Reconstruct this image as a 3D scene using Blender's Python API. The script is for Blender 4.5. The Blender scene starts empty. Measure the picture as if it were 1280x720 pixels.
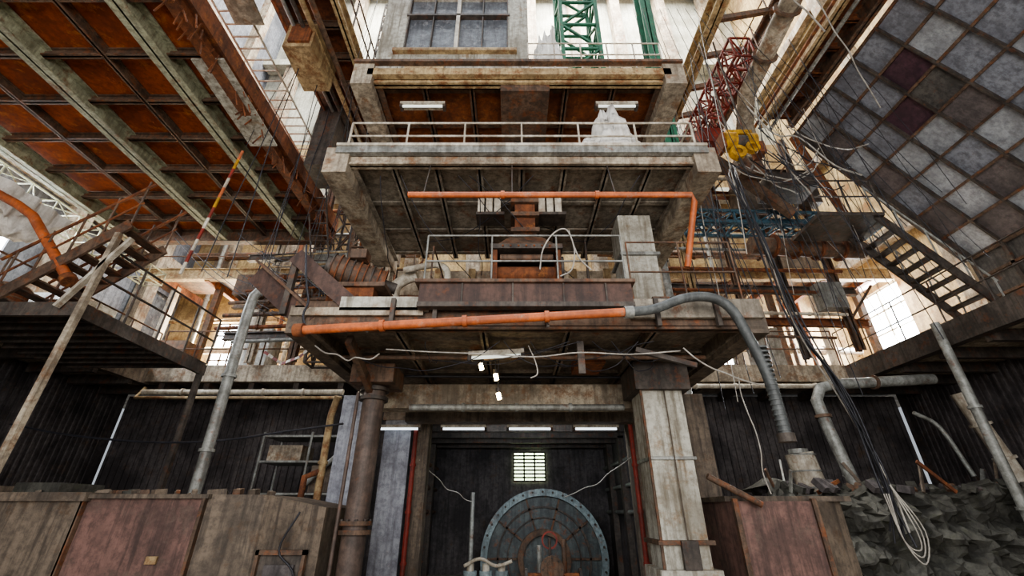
import bpy, math, random
from mathutils import Vector, Matrix
from mathutils import noise as mn_
R=random.Random(7)
sc=bpy.context.scene
sc.view_settings.look='AgX - Medium High Contrast'
sc.view_settings.exposure=0.45

# ---------------------------------------------------------------- materials
def grunge(name, base, dark, rust=None, scale=1.5, stain=0.6, rustamt=0.3, rough=0.75, metal=0.0, bump=0.4, streak=0.6, fine=0.55):
    m=bpy.data.materials.new(name); m.use_nodes=True
    nt=m.node_tree; N=nt.nodes; Lk=nt.links; b=N['Principled BSDF']
    g=N.new('ShaderNodeNewGeometry')
    def noise(sc_,det,vec=None,rg=0.6):
        n=N.new('ShaderNodeTexNoise'); n.inputs['Scale'].default_value=sc_; n.inputs['Detail'].default_value=det
        n.inputs['Roughness'].default_value=rg
        Lk.new(vec if vec else g.outputs['Position'], n.inputs['Vector']); return n
    def ramp(src,a,bb):
        r=N.new('ShaderNodeMapRange'); r.inputs[1].default_value=a; r.inputs[2].default_value=bb
        Lk.new(src,r.inputs[0]); return r
    def mix(fac,a,bb,k=1.0):
        x=N.new('ShaderNodeMix'); x.data_type='RGBA'
        mm=N.new('ShaderNodeMath'); mm.operation='MULTIPLY'; mm.inputs[1].default_value=k; Lk.new(fac,mm.inputs[0])
        Lk.new(mm.outputs[0],x.inputs[0])
        for s_,v in ((6,a),(7,bb)):
            if isinstance(v,tuple): x.inputs[s_].default_value=(*v,1)
            else: Lk.new(v,x.inputs[s_])
        return x.outputs[2]
    n1=noise(scale,10,rg=.68); r1=ramp(n1.outputs['Fac'],0.44,0.60)
    c=mix(r1.outputs[0],base,dark,stain)
    mp=N.new('ShaderNodeMapping'); mp.inputs['Scale'].default_value=(6,6,0.45); Lk.new(g.outputs['Position'],mp.inputs['Vector'])
    n2=noise(1.6,8,mp.outputs[0],.7); r2=ramp(n2.outputs['Fac'],0.47,0.62)
    c=mix(r2.outputs[0],c,dark,streak)
    if rust:
        n3=noise(scale*1.7+0.7,12,rg=0.75); r3=ramp(n3.outputs['Fac'],0.62-rustamt*0.25,0.72-rustamt*0.2)
        c=mix(r3.outputs[0],c,rust,0.85)
    n4=noise(11,8,rg=.75); r4=ramp(n4.outputs['Fac'],0.45,0.62)
    c=mix(r4.outputs[0],c,dark,fine)
    Lk.new(c,b.inputs['Base Color'])
    b.inputs['Roughness'].default_value=rough; b.inputs['Metallic'].default_value=metal
    bp=N.new('ShaderNodeBump'); bp.inputs['Strength'].default_value=bump; bp.inputs['Distance'].default_value=0.03
    Lk.new(n1.outputs['Fac'],bp.inputs['Height']); Lk.new(bp.outputs[0],b.inputs['Normal'])
    return m
def emis(name,col,s):
    m=bpy.data.materials.new(name); m.use_nodes=True; b=m.node_tree.nodes['Principled BSDF']
    b.inputs['Base Color'].default_value=(*col,1); b.inputs['Emission Color'].default_value=(*col,1); b.inputs['Emission Strength'].default_value=s
    return m
RU=(0.20,0.065,0.02)
conc=grunge('pale_concrete',(0.52,0.45,0.35),(0.10,0.075,0.055),(0.22,0.10,0.04),rustamt=0.38,stain=.7)
concg=grunge('grey_column_paint',(0.54,0.53,0.47),(0.15,0.125,0.09),(0.24,0.13,0.05),rustamt=0.25,scale=1.0,streak=.8)
concw=grunge('white_concrete',(0.66,0.67,0.60),(0.28,0.27,0.21),(0.4,0.25,0.12),rustamt=0.0,scale=0.8,stain=0.6)
concb=grunge('bluish_white_paint',(0.42,0.44,0.50),(0.12,0.12,0.15),(0.2,0.12,0.08),rustamt=0.1,scale=1.2,stain=0.7)
concy=grunge('cream_wall',(0.64,0.49,0.26),(0.17,0.11,0.055),(0.27,0.12,0.04),rustamt=0.35,scale=0.7,stain=.8)
concd=grunge('dark_concrete',(0.13,0.115,0.115),(0.024,0.02,0.022),(0.12,0.075,0.05),rustamt=0.25,scale=1.1,stain=0.8)  # base darkened to put the lower walls' shade into the colour
floorm=grunge('dusty_floor',(0.34,0.30,0.25),(0.15,0.13,0.1),scale=1.0)
wallb=grunge('blue_grey_wall',(0.22,0.235,0.27),(0.05,0.05,0.06),(0.17,0.11,0.07),rustamt=0.15,scale=0.9)
pink=grunge('pinkish_concrete',(0.23,0.13,0.11),(0.055,0.036,0.033),(0.15,0.105,0.085),rustamt=0.35,scale=1.4,streak=.75)
boxc=grunge('brown_grey_concrete',(0.21,0.165,0.125),(0.045,0.036,0.03),(0.12,0.07,0.04),rustamt=0.3,scale=1.6,streak=.75)
steel=grunge('dark_steel',(0.115,0.095,0.08),(0.025,0.021,0.02),(0.17,0.058,0.022),rustamt=0.35,scale=2.5,metal=0.1,rough=0.65)
steelb=grunge('brown_steel',(0.18,0.115,0.078),(0.034,0.024,0.019),(0.24,0.08,0.028),rustamt=0.45,scale=2.5,metal=0.05,rough=0.7)
colm=grunge('umber_column_paint',(0.15,0.105,0.085),(0.035,0.027,0.024),(0.17,0.065,0.03),rustamt=0.2,scale=2.0,rough=0.6)
purp=grunge('maroon_fascia_steel',(0.115,0.066,0.052),(0.03,0.021,0.02),(0.16,0.06,0.028),rustamt=0.25,scale=2.5,rough=0.7)
rust=grunge('rusty_steel',(0.25,0.085,0.033),(0.05,0.021,0.013),(0.42,0.16,0.045),rustamt=0.3,scale=2.2,rough=0.85)
rustp=grunge('rust_panel',(0.42,0.095,0.016),(0.12,0.026,0.010),(0.58,0.21,0.04),rustamt=0.3,scale=1.3,rough=0.85,streak=0.5,fine=.45)
rustq=grunge('dull_rust_panel',(0.30,0.095,0.03),(0.075,0.026,0.013),(0.44,0.19,0.065),rustamt=0.3,scale=1.6,rough=0.85,streak=0.5)
beamg=grunge('grey_green_paint',(0.40,0.41,0.29),(0.11,0.10,0.06),RU,rustamt=0.35,scale=1.6)
under=grunge('grey_soffit',(0.38,0.34,0.28),(0.09,0.075,0.058),RU,rustamt=0.3,scale=1.5)
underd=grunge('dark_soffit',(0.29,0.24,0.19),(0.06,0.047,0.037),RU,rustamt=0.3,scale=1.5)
beige=grunge('beige_paint',(0.54,0.41,0.23),(0.13,0.08,0.04),RU,rustamt=0.45,scale=2.0)
orange=grunge('orange_paint',(0.60,0.155,0.042),(0.22,0.065,0.03),(0.34,0.24,0.18),rustamt=0.25,scale=3,rough=0.55,streak=0.35)
greyp=grunge('grey_pipe_paint',(0.36,0.37,0.35),(0.10,0.095,0.085),RU,rustamt=0.2,scale=3,rough=0.5,metal=0.2)
whitep=grunge('white_pipe_paint',(0.66,0.62,0.53),(0.22,0.17,0.12),RU,rustamt=0.2,scale=3,rough=0.5)
hose=grunge('rubber_hose',(0.12,0.13,0.13),(0.04,0.043,0.045),scale=6,rough=0.5)
cabb=grunge('black_cable',(0.035,0.035,0.045),(0.012,0.012,0.016),scale=5,rough=0.5)
cabw=grunge('white_cable',(0.50,0.47,0.42),(0.22,0.2,0.18),scale=5,rough=0.5)
green=grunge('green_paint',(0.03,0.18,0.095),(0.015,0.075,0.045),RU,rustamt=0.15,scale=3)
blue=grunge('blue_paint',(0.055,0.13,0.18),(0.018,0.04,0.055),RU,rustamt=0.25,scale=3)
yellow=grunge('yellow_paint',(0.66,0.36,0.012),(0.14,0.07,0.02),scale=4,rough=0.45)
redp=grunge('red_paint',(0.28,0.033,0.02),(0.08,0.018,0.013),scale=3,rough=0.6)
whit=grunge('white_cloth',(0.80,0.78,0.74),(0.42,0.39,0.35),scale=3,rough=0.9,bump=0.8,fine=.3)
panel=grunge('lavender_sheet',(0.28,0.30,0.345),(0.10,0.10,0.12),(0.19,0.145,0.15),rustamt=0.1,scale=1.2,rough=0.5,streak=0.7)
panel2=grunge('pale_sheet',(0.44,0.465,0.50),(0.165,0.17,0.185),(0.24,0.21,0.21),rustamt=0.05,scale=1.2,rough=0.5,streak=0.6)
panel3=grunge('taupe_sheet',(0.19,0.16,0.16),(0.06,0.055,0.055),(0.19,0.13,0.12),rustamt=0.15,scale=1.2,rough=0.55,streak=0.6)
paneld=grunge('purple_sheet',(0.12,0.06,0.08),(0.035,0.02,0.03),scale=1.2,rough=0.45)
paneldk=grunge('dark_sheet',(0.13,0.12,0.11),(0.032,0.03,0.03),RU,rustamt=0.15,scale=1.3)
rubble=grunge('rubble_plaster',(0.085,0.083,0.07),(0.02,0.018,0.016),(0.045,0.05,0.025),rustamt=0.25,scale=2.5,bump=1.0)
drumm=grunge('drum_steel',(0.11,0.13,0.13),(0.03,0.034,0.038),RU,rustamt=0.35,scale=2.0,metal=0.1,rough=0.55)
drumr=grunge('drum_rim_paint',(0.34,0.43,0.45),(0.09,0.11,0.12),RU,rustamt=0.3,scale=2.0,rough=0.55)
glass=grunge('dusty_glass',(0.22,0.24,0.27),(0.07,0.07,0.08),(0.4,0.4,0.42),rustamt=0.3,scale=2.5,rough=0.25)
tubeoff=emis('fluorescent_tube_glass',(0.85,0.9,0.85),0.5)
tubelow=emis('fluorescent_tube_lit',(0.8,0.9,1.0),1.4)
tubeon=emis('lit_lamp',(1.0,0.78,0.4),20)
daylight=emis('frosted_daylight_pane',(0.93,0.97,1.0),16)
daygreen=emis('greenish_daylight_pane',(0.8,1.0,0.6),4)

# ---------------------------------------------------------------- mesh builder
class M:
    def __init__(s,name): s.name=name; s.v=[]; s.f=[]; s.mi=[]; s.sm=[]; s.mats=[]
    def mid(s,m):
        if m not in s.mats: s.mats.append(m)
        return s.mats.index(m)
    def add(s,vs,fs,m,smooth=False):
        o=len(s.v); s.v+= [Vector(x) for x in vs]; k=s.mid(m)
        for f in fs: s.f.append([o+i for i in f]); s.mi.append(k); s.sm.append(smooth)
    def box(s,x0,x1,y0,y1,z0,z1,m):
        s.add([(x0,y0,z0),(x1,y0,z0),(x1,y1,z0),(x0,y1,z0),(x0,y0,z1),(x1,y0,z1),(x1,y1,z1),(x0,y1,z1)],
              [(0,3,2,1),(4,5,6,7),(0,1,5,4),(1,2,6,5),(2,3,7,6),(3,0,4,7)],m)
    def frame(s,p,q,up=None):
        d=(q-p).normalized(); up=Vector(up) if up else Vector((0,0,1))
        if abs(d.dot(up))>0.98: up=Vector((0,1,0))
        r=d.cross(up).normalized(); u=r.cross(d).normalized(); return d,r,u
    def beam(s,p,q,w,h,m,up=None):
        p=Vector(p);q=Vector(q); d,r,u=s.frame(p,q,up)
        vs=[]
        for c in (p,q):
            for a,b in ((-1,-1),(1,-1),(1,1),(-1,1)): vs.append(c+r*a*w/2+u*b*h/2)
        s.add(vs,[(0,1,2,3),(7,6,5,4),(0,4,5,1),(1,5,6,2),(2,6,7,3),(3,7,4,0)],m)
    def ibeam(s,p,q,w,h,m,up=None,t=0.03):
        p=Vector(p);q=Vector(q); d,r,u=s.frame(p,q,up)
        s.beam(p,q,t,h,m,up); s.beam(p+u*(h/2-t/2),q+u*(h/2-t/2),w,t,m,up); s.beam(p-u*(h/2-t/2),q-u*(h/2-t/2),w,t,m,up)
    def tube(s,pts,r,m,n=8,spline=False,res=5):
        P=[Vector(p) for p in pts]
        if spline and len(P)>2:
            Q=[]; E=[P[0]*2-P[1]]+P+[P[-1]*2-P[-2]]
            for i in range(1,len(E)-2):
                a,b,c,d=E[i-1:i+3]
                for k in range(res):
                    t=k/res; Q.append(0.5*((2*b)+(c-a)*t+(2*a-5*b+4*c-d)*t*t+(-a+3*b-3*c+d)*t**3))
            Q.append(P[-1]); P=Q
        vs=[];fs=[]; pr=None
        for i,p in enumerate(P):
            d=(P[min(i+1,len(P)-1)]-P[max(i-1,0)]).normalized()
            if pr is None:
                a=Vector((0,0,1)) if abs(d.z)<0.9 else Vector((1,0,0)); r1=d.cross(a).normalized()
            else:
                r1=(pr-d*pr.dot(d)); r1=r1.normalized() if r1.length>1e-5 else d.orthogonal().normalized()
            pr=r1; u=d.cross(r1)
            for k in range(n):
                an=2*math.pi*k/n; vs.append(p+r1*math.cos(an)*r+u*math.sin(an)*r)
        for i in range(len(P)-1):
            for k in range(n):
                k2=(k+1)%n; fs.append((i*n+k,i*n+k2,(i+1)*n+k2,(i+1)*n+k))
        s.add(vs,fs,m,True)
        s.add([vs[k] for k in range(n)],[tuple(range(n))[::-1]],m); s.add([vs[-n+k] for k in range(n)],[tuple(range(n))],m)
    def cyl(s,p,q,r,m,n=20): s.tube([p,q],r,m,n)
    def flpipe(s,pts,r,m,fm=None,n=12,spline=False,step=None):
        s.tube(pts,r,m,n,spline)
        fm=fm or m
        for i in range(len(pts)-1):
            a=Vector(pts[i]);b=Vector(pts[i+1]);L=(b-a).length
            if step and L>step*0.8:
                k=max(1,int(L/step))
                for j in range(1,k+1):
                    c=a.lerp(b,j/(k+1)); d=(b-a).normalized()*0.025
                    s.tube([c-d,c+d],r*1.35,fm,n)
    def lattice(s,p,q,w,h,m,t=0.04,n=6,up=None):
        p=Vector(p);q=Vector(q); d,r,u=s.frame(p,q,up)
        C=[r*a*w/2+u*b*h/2 for a,b in ((-1,-1),(1,-1),(1,1),(-1,1))]
        for c in C: s.beam(p+c,q+c,t,t,m)
        for i in range(n+1):
            c0=p.lerp(q,i/n)
            for k in range(4):
                s.beam(c0+C[k],c0+C[(k+1)%4],t*.7,t*.7,m)
            if i<n:
                c1=p.lerp(q,(i+1)/n)
                for k in range(4):
                    A,B=(C[k],C[(k+1)%4]) if i%2 else (C[(k+1)%4],C[k])
                    s.beam(c0+A,c1+B,t*.6,t*.6,m)
    def rail(s,p,q,h,m,n=4,r=0.02,mid=2):
        p=Vector(p);q=Vector(q)
        for i in range(n+1):
            c=p.lerp(q,i/n); s.tube([c,c+Vector((0,0,h))],r,m,6)
        for k in range(1,mid+1):
            o=Vector((0,0,h*k/mid)); s.tube([p+o,q+o],r,m,6)
    def ladder(s,p,q,w,m,n=14,r=0.02,side=(1,0,0)):
        p=Vector(p);q=Vector(q); sd=Vector(side)*w/2
        s.tube([p-sd,q-sd],r*1.3,m,6); s.tube([p+sd,q+sd],r*1.3,m,6)
        for i in range(n):
            c=p.lerp(q,(i+.5)/n); s.tube([c-sd,c+sd],r,m,5)
    def done(s,bevel=0):
        me=bpy.data.meshes.new(s.name)
        mn=Vector([min(v[i] for v in s.v) for i in range(3)]); mx=Vector([max(v[i] for v in s.v) for i in range(3)])
        c=(mn+mx)/2
        me.from_pydata([tuple(v-c) for v in s.v],[],s.f)
        for m in s.mats: me.materials.append(m)
        for p,i,sm in zip(me.polygons,s.mi,s.sm): p.material_index=i; p.use_smooth=sm
        me.update()
        o=bpy.data.objects.new(s.name,me); o.location=c; sc.collection.objects.link(o)
        if bevel:
            b=o.modifiers.new('bevel','BEVEL'); b.width=bevel; b.segments=2; b.limit_method='ANGLE'
        return o

def cable(o,p,q,sag=0.3,r=0.012,m=None,n=6,j=0.03):
    p=Vector(p);q=Vector(q); pts=[]
    for i in range(n+1):
        t=i/n; c=p.lerp(q,t); c.z-=sag*4*t*(1-t); 
        if 0<i<n: c+=Vector((R.uniform(-j,j),R.uniform(-j,j),R.uniform(-j,j)))
        pts.append(c)
    o.tube(pts,r,m or cabb,5,True,4)

# ---------------------------------------------------------------- room shell
o=M('floor'); o.box(-14,14,-6,16,-0.2,0,floorm); o.done()
def wall(name,axis,pos,th,u0,u1,z0,z1,holes,m):
    o=M(name)
    us=sorted({u0,u1,*[h[0] for h in holes],*[h[1] for h in holes]}); zs=sorted({z0,z1,*[h[2] for h in holes],*[h[3] for h in holes]})
    for a,b in zip(us,us[1:]):
        for c,d in zip(zs,zs[1:]):
            if any(h[0]<=a and b<=h[1] and h[2]<=c and d<=h[3] for h in holes): continue
            if axis=='Y': o.box(a,b,pos,pos+th,c,d,m)
            else: o.box(pos,pos+th,a,b,c,d,m)
    return o.done()
def window(name,axis,pos,u0,u1,z0,z1,nu,nz,fm,pm):
    o=M(name)
    def bx(a,b,c,d,p0,p1,m):
        if axis=='Y': o.box(a,b,p0,p1,c,d,m)
        else: o.box(p0,p1,a,b,c,d,m)
    bx(u0,u1,z0,z1,pos+0.06,pos+0.09,pm)
    for i in range(nu+1):
        u=u0+(u1-u0)*i/nu; bx(u-.025,u+.025,z0,z1,pos,pos+.05,fm)
    for i in range(nz+1):
        z=z0+(z1-z0)*i/nz; bx(u0,u1,z-.025,z+.025,pos,pos+.05,fm)
    o.done()
YB=15
bh=[(-11.0,-9.9,6.0,7.9),(-3.6,-2.8,12,14),(7.0,8.2,6.0,7.2)]
wall('wall_back','Y',YB,0.3,-12.8,12.6,4.9,17,bh,concy)
wall('wall_back_upper','Y',YB+0.1,0.3,-12.8,12.6,17,30,[],concw)
for i,h in enumerate(bh): window('window_%d'%(i+1),'Y',YB+0.1,*h,3,4,steel,daylight)
lh=[(12.8,14.6,6.4,8.7),(6.5,9.2,7.3,9.0)]
wall('wall_left','X',-13.1,0.3,-4,15.3,4.9,30,lh,wallb)
window('window_4','X',-12.95,*lh[0],8,8,steel,glass); window('window_5','X',-12.95,*lh[1],6,4,steel,daylight)
rh=[(12.5,14.4,6.3,8.4)]
wall('wall_right','X',12.6,0.3,-4,15.3,4.9,30,rh,concy)
window('window_6','X',12.7,*rh[0],2,3,concw,daylight)
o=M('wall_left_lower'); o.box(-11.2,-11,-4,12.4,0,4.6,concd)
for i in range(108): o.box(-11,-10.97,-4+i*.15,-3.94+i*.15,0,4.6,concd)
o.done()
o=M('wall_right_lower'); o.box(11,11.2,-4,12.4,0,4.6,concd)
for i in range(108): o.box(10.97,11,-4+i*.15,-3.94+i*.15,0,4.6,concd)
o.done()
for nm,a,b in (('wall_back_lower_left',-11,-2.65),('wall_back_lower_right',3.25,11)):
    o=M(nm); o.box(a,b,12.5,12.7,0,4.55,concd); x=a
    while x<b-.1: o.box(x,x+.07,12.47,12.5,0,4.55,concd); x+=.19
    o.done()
o=M('ceiling'); o.box(-13,12.8,-4,15.3,30,30.3,concw)
for i in range(9): o.box(-13,12.8,i*1.8-1,i*1.8-.7,29.4,30,beige)
o.done()
o=M('trim_1')
for x in (-11.6,-9.0,-6.6,-4.2,-1.8,0.8,3.2,5.6,8.2,10.8):
    o.box(x,x+.55,14.5,15,9.5,30,conc)
for z in (9.2,13.5,22): o.box(-12.8,12.6,14.4,15,z,z+.4,concw if z>10 else concy)
o.done()
o=M('trim_2')
for y in (1,4,7,10,13): o.box(-12.8,-12.4,y,y+.45,4.9,30,conc)
for z in (9.5,14,20): o.box(-12.8,-12.5,-4,15,z,z+.4,conc)
o.done()
o=M('trim_3')
for y in (1,4,7,10): o.box(12.2,12.6,y,y+.45,4.9,30,conc)
for z in (9.5,14,20): o.box(12.3,12.6,-4,15,z,z+.4,conc)
o.done()

# ---------------------------------------------------------------- galleries
o=M('gallery_left')
o.box(-12.78,-9.5,2,14.95,4.62,4.9,conc); o.box(-9.55,-9.35,2,11,4.5,4.95,boxc)
for y in range(2,12): o.beam((-10.9,y+.5,4.5),(-9.4,y+.5,4.5),.12,.22,steel)
o.rail((-9.5,2,4.9),(-9.5,11,4.9),1.0,steelb,9)
o.done()
o=M('gallery_right')
o.box(8.7,12.58,2,14.95,4.62,4.9,conc); o.box(8.6,8.8,2,11,4.5,4.95,steel)
for y in range(2,12): o.beam((8.8,y+.5,4.5),(10.9,y+.5,4.5),.12,.22,steel)
o.rail((8.7,2,4.9),(8.7,11,4.9),1.0,steel,9,.016)
o.done()
o=M('gallery_rear')
o.box(-9.5,8.7,11,14.95,4.62,4.9,underd); o.box(-9.5,8.7,10.85,11,4.55,4.98,conc)
o.flpipe([(-9.2,10.75,4.25),(-4.2,10.75,4.25)],.07,whitep,step=1.2); o.flpipe([(3.6,10.75,4.4),(8.6,10.75,4.4)],.06,whitep,step=1.2)
o.flpipe([(-9.3,10.9,4.4),(-9.3,10.7,4.1),(-4.2,10.7,4.1)],.04,beige)
for i in range(16): 
    x=-9+i*1.15
    o.beam((x,11,4.5),(x,12.4,4.5),.14,.2,steel)
o.rail((-9.3,10.95,4.95),(-3,10.95,4.95),1.0,steelb,7); o.rail((3.2,10.95,4.95),(8.6,10.95,4.95),1.0,steelb,6)
o.done()
for x0,x1 in ((-12,-3.2),(3.4,12.2)):
    o=M('rear_catwalk')
    o.box(x0,x1,12.2,13.6,8.4,8.6,steelb); o.ibeam((x0,12.2,8.4),(x1,12.2,8.4),.2,.4,beige)
    o.rail((x0,12.2,8.6),(x1,12.2,8.6),1.0,steelb,7)
    for k in range(6):
        x=x0+(x1-x0)*(k+.5)/6; o.beam((x,12.2,8.3),(x,14.4,8.3),.15,.25,rust)
        o.beam((x,12.9,4.9),(x,12.9,8.3),.18,.18,(whitep,steelb)[k%2])
    o.box(x0+1,x0+2.2,12.3,13,5,6.2,steelb); o.box(x0+4,x0+4.7,12.3,13,4.95,6.6,greyp); o.box(x0+5.6,x0+7,12.6,13.3,8.6,9.6,boxc)
    o.done()
for s_ in (0,1):
    o=M('rear_pipework')
    for z,m,r in ((5.6,rust,.09),(6.5,whitep,.12),(7.6,beige,.07),(10.3,steelb,.15),(11.2,greyp,.1),(12.4,rust,.08)):
        o.flpipe([(-12.2,14.2,z),(-3.2,14.2,z+.15)] if s_ else [(3.3,14.2,z+.2),(12.0,14.2,z)],r,m,step=1.4)
    for x,m in ((-11,greyp),(-8.1,rust),(-7.7,whitep),(-5.2,steelb),(-3.4,beige)) if s_ else ((4.1,beige),(4.8,rust),(7.5,greyp),(9.6,steelb),(10.2,rust)):
        o.flpipe([(x,14.0,4.95),(x,14.0,17)],.07,m,step=1.8)
    o.done()

# ---------------------------------------------------------------- left ceiling deck
o=M('rusty_deck_underside')
o.box(-10.7,-5.0,2.2,10.1,8.66,8.72,rustp)
for x in (-10.6,-8.0,-5.86): o.ibeam((x,2.2,8.45),(x,10.1,8.45),.26,.36,beamg)
o.ibeam((-5.1,2.2,8.5),(-5.1,10.1,8.5),.2,.3,rust)
for x in (-9.3,-6.93): o.ibeam((x,2.2,8.56),(x,10.1,8.56),.10,.18,steelb)
for i in range(9): 
    y=2.85+.93*i; o.ibeam((-10.6,y,8.56),(-5.1,y,8.56),.10,.17,steelb)
o.ibeam((-10.7,10.1,8.45),(-5.0,10.1,8.45),.2,.4,steelb)
o.box(-5.02,-4.96,2.2,10.1,8.6,9.0,rust)
for i in range(60):
    y=R.uniform(3,10); o.beam((-5+R.uniform(-.1,.1),y,8.5),(-5+R.uniform(-.2,.2),y,8.5-R.uniform(.1,.5)),.02,.02,rust)
o.done()
o=M('catwalk_truss')
o.lattice((-11.3,2.2,8.1),(-11.3,12,8.1),.6,.4,beamg,.035,16)
o.done()
o=M('steel_ladder')
o.ladder((-4.85,3.2,9.35),(-4.9,8.2,9.3),.5,whitep,22,.018)
o.ladder((-4.9,8.2,9.3),(-5.0,10.4,6.2),.45,steel,12,.018)
o.done()
o=M('sheet_panel'); o.beam((-5.15,4.7,8.4),(-5.15,6.6,8.35),.55,.04,concg); o.beam((-4.55,3.2,9.3),(-4.6,4.6,9.2),.5,.04,conc); o.done()
o=M('upper_walkway')
o.box(-4.5,-3.4,3,10,10.6,10.7,rust)
o.ibeam((-4.5,3,10.45),(-4.5,10,10.45),.2,.4,steelb); o.ibeam((-3.4,3,10.45),(-3.4,10,10.45),.15,.35,beige)
for i in range(10): o.ibeam((-4.5,3.3+i*.7,10.5),(-3.4,3.3+i*.7,10.5),.1,.18,steelb)
o.rail((-3.4,3,10.7),(-3.4,10,10.7),1.0,steel,8)
o.rail((-4.5,3,10.7),(-4.5,10,10.7),1.0,steel,8)
o.box(-4.4,-3.85,5.2,6.2,9.5,10.2,beige); o.box(-4.3,-3.9,5.15,5.2,9.6,10.1,rust)
o.box(-4.6,-4.1,7.2,8.0,8.4,10.3,steel); o.box(-4.3,-3.6,8.4,9.2,9.2,10.2,steelb)
for k in range(5): o.tube([(-4.5+.2*k,3,10.15-.05*k),(-4.45+.2*k,10,10.1-.05*k)],.03+.008*k,(rust,greyp,steel,beige,steelb)[k],8)
o.done()
o=M('lattice_mast')
o.lattice((-3.7,9.5,5),(-3.7,9.5,20),.7,.7,steelb,.06,18); o.lattice((-4.9,10.6,4.9),(-4.9,10.6,20),.5,.5,steel,.06,20)
o.done()
RR=random.Random(21)
o=M('left_steelwork')
for (x,y) in ((-5.6,10.6),(-4.4,10.8),(-3.3,9.2),(-6.8,10.8)):
    o.ibeam((x,y,5.0),(x,y,12),.18,.18,(beige,steelb,conc,rust)[RR.randrange(4)])
for z in (5.7,6.6,7.4,8.1): o.ibeam((-7.6,10.7,z),(-3.0,10.4,z+RR.uniform(-.05,.05)),.14,.2,(steelb,steel,rust,steelb)[RR.randrange(4)])
for k in range(7):
    x=-7+k*.6; o.beam((x,10.5,5.7+RR.random()),(x+.9,10.5,7+RR.random()),.05,.05,steelb)
o.box(-7.4,-6.2,10.2,10.9,6.7,7.3,steelb); o.box(-4.2,-3.4,9.6,10.3,5.8,6.5,steelb); o.box(-5.4,-4.6,10.1,10.5,7.5,8.0,greyp); o.box(-3.3,-2.8,8.6,9.3,7.0,8.2,boxc)
for k in range(8): o.flpipe([(-7.4+RR.uniform(0,1),10.0,5.3+.35*k),(-3.0,9.6,5.3+.35*k)],RR.uniform(.02,.06),(rust,whitep,greyp,steelb,beige)[RR.randrange(5)],step=1.1)
o.done()

# ---------------------------------------------------------------- tower
o=M('square_column')
o.box(1.8,2.36,6.0,6.55,0,3.45,concg)
o.box(1.72,2.44,5.92,6.63,0,1.0,concg)
o.box(1.7,2.46,5.9,6.65,3.1,3.48,steel); o.box(1.74,2.42,5.94,6.6,1.25,1.3,steelb)
o.tube([(1.78,5.97,0),(1.78,5.97,3.3)],.02,steelb,6); o.tube([(2.1,5.96,0),(2.1,5.96,3.3)],.01,boxc,6)
o.box(2.0,2.2,5.9,5.96,1.0,1.3,steel); o.box(1.77,2.39,5.97,6.58,2.2,2.24,greyp)
o.done(.015)
o=M('square_column.001')
o.box(1.8,2.36,6.0,6.55,3.9,6.12,concg); o.box(1.75,2.41,5.95,6.6,5.3,5.36,greyp); o.box(1.75,2.41,5.95,6.6,3.9,4.0,greyp); o.done(.015)
o=M('round_column')
o.cyl((-1.97,6.2,.35),(-1.97,6.2,3.2),.15,colm,20)
for z in (.35,1.35,1.45,3.0,3.13): o.cyl((-1.97,6.2,z),(-1.97,6.2,z+.05),.2,steelb if z<2 else steel,20)
for z in (.36,1.42):
    for k in range(10):
        a=2*math.pi*k/10; o.cyl((-1.97+.18*math.cos(a),6.2+.18*math.sin(a),z+.04),(-1.97+.18*math.cos(a),6.2+.18*math.sin(a),z+.1),.02,steel,6)
o.box(-2.25,-1.65,5.9,6.5,3.2,3.46,steelb); o.box(-2.25,-1.6,5.9,6.5,0,.35,boxc)
o.beam((-2.0,6.2,3.1),(-2.0,5.0,3.48),.08,.12,steelb); o.tube([(-2.17,6.1,.4),(-2.17,6.1,3.1)],.025,colm,8)
o.done()
o=M('rear_column')
o.box(-2.95,-2.6,7.6,7.95,0,3.42,concb); o.done(.01)
o=M('rear_column.001'); o.box(2.95,3.3,7.5,7.9,0,3.42,boxc); o.done(.01)

def deck(name,z,y0,y1,x0,x1,top,fm,um,rm,nx,ny,bd=.25,th=.12):
    o=M(name)
    o.box(x0,x1,y0,y1,z+top-th,z+top,fm)
    o.box(x0+.02,x1-.02,y0+.05,y1,z+top-th-.02,z+top-th,um)
    o.ibeam((x0,y0+.06,z+top/2),(x1,y0+.06,z+top/2),.12,top,fm)
    o.box(x0,x1,y0+.02,y0+.045,z+.05,z+top-.06,fm)
    for i in range(nx+1):
        x=x0+.1+(x1-x0-.2)*i/nx; w=bd if i in(0,nx) else .1
        o.ibeam((x,y0+.1,z+top/2-.02),(x,y1,z+top/2-.02),w,top*.8 if i in(0,nx) else top*.45,rm)
    for i in range(ny+1):
        y=y0+.3+(y1-y0-.4)*i/ny
        o.ibeam((x0+.1,y,z+top*.62),(x1-.1,y,z+top*.62),.08,top*.4,rm)
    return o
o=deck('tower_platform',3.5,4.7,8.2,-2.6,2.95,.36,steelb,underd,underd,5,3)
o.box(-2.05,-1.0,4.66,5.3,3.72,3.9,concg); o.box(1.4,2.95,4.64,4.7,3.62,3.86,under)
o.box(-2.62,-1.05,4.66,4.7,3.66,3.76,conc)
o.box(-1.1,1.42,4.55,5.2,3.74,4.02,purp); o.box(-1.15,1.46,4.5,5.2,4.02,4.06,steelb); o.box(-1.1,1.42,4.5,4.62,3.7,3.76,steel)
for x in (-.6,0,.6,1.1): o.box(x,x+.02,4.53,4.55,3.76,4.02,steel)
o.box(2.75,3.0,4.7,8.2,3.45,3.8,boxc); o.box(-2.65,-2.45,4.7,8.2,3.45,3.8,boxc)
for x in (-1.4,-.9,1.7,2.4): o.beam((x,4.62,3.5),(x,4.62,3.85),.05,.06,steel)
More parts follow.
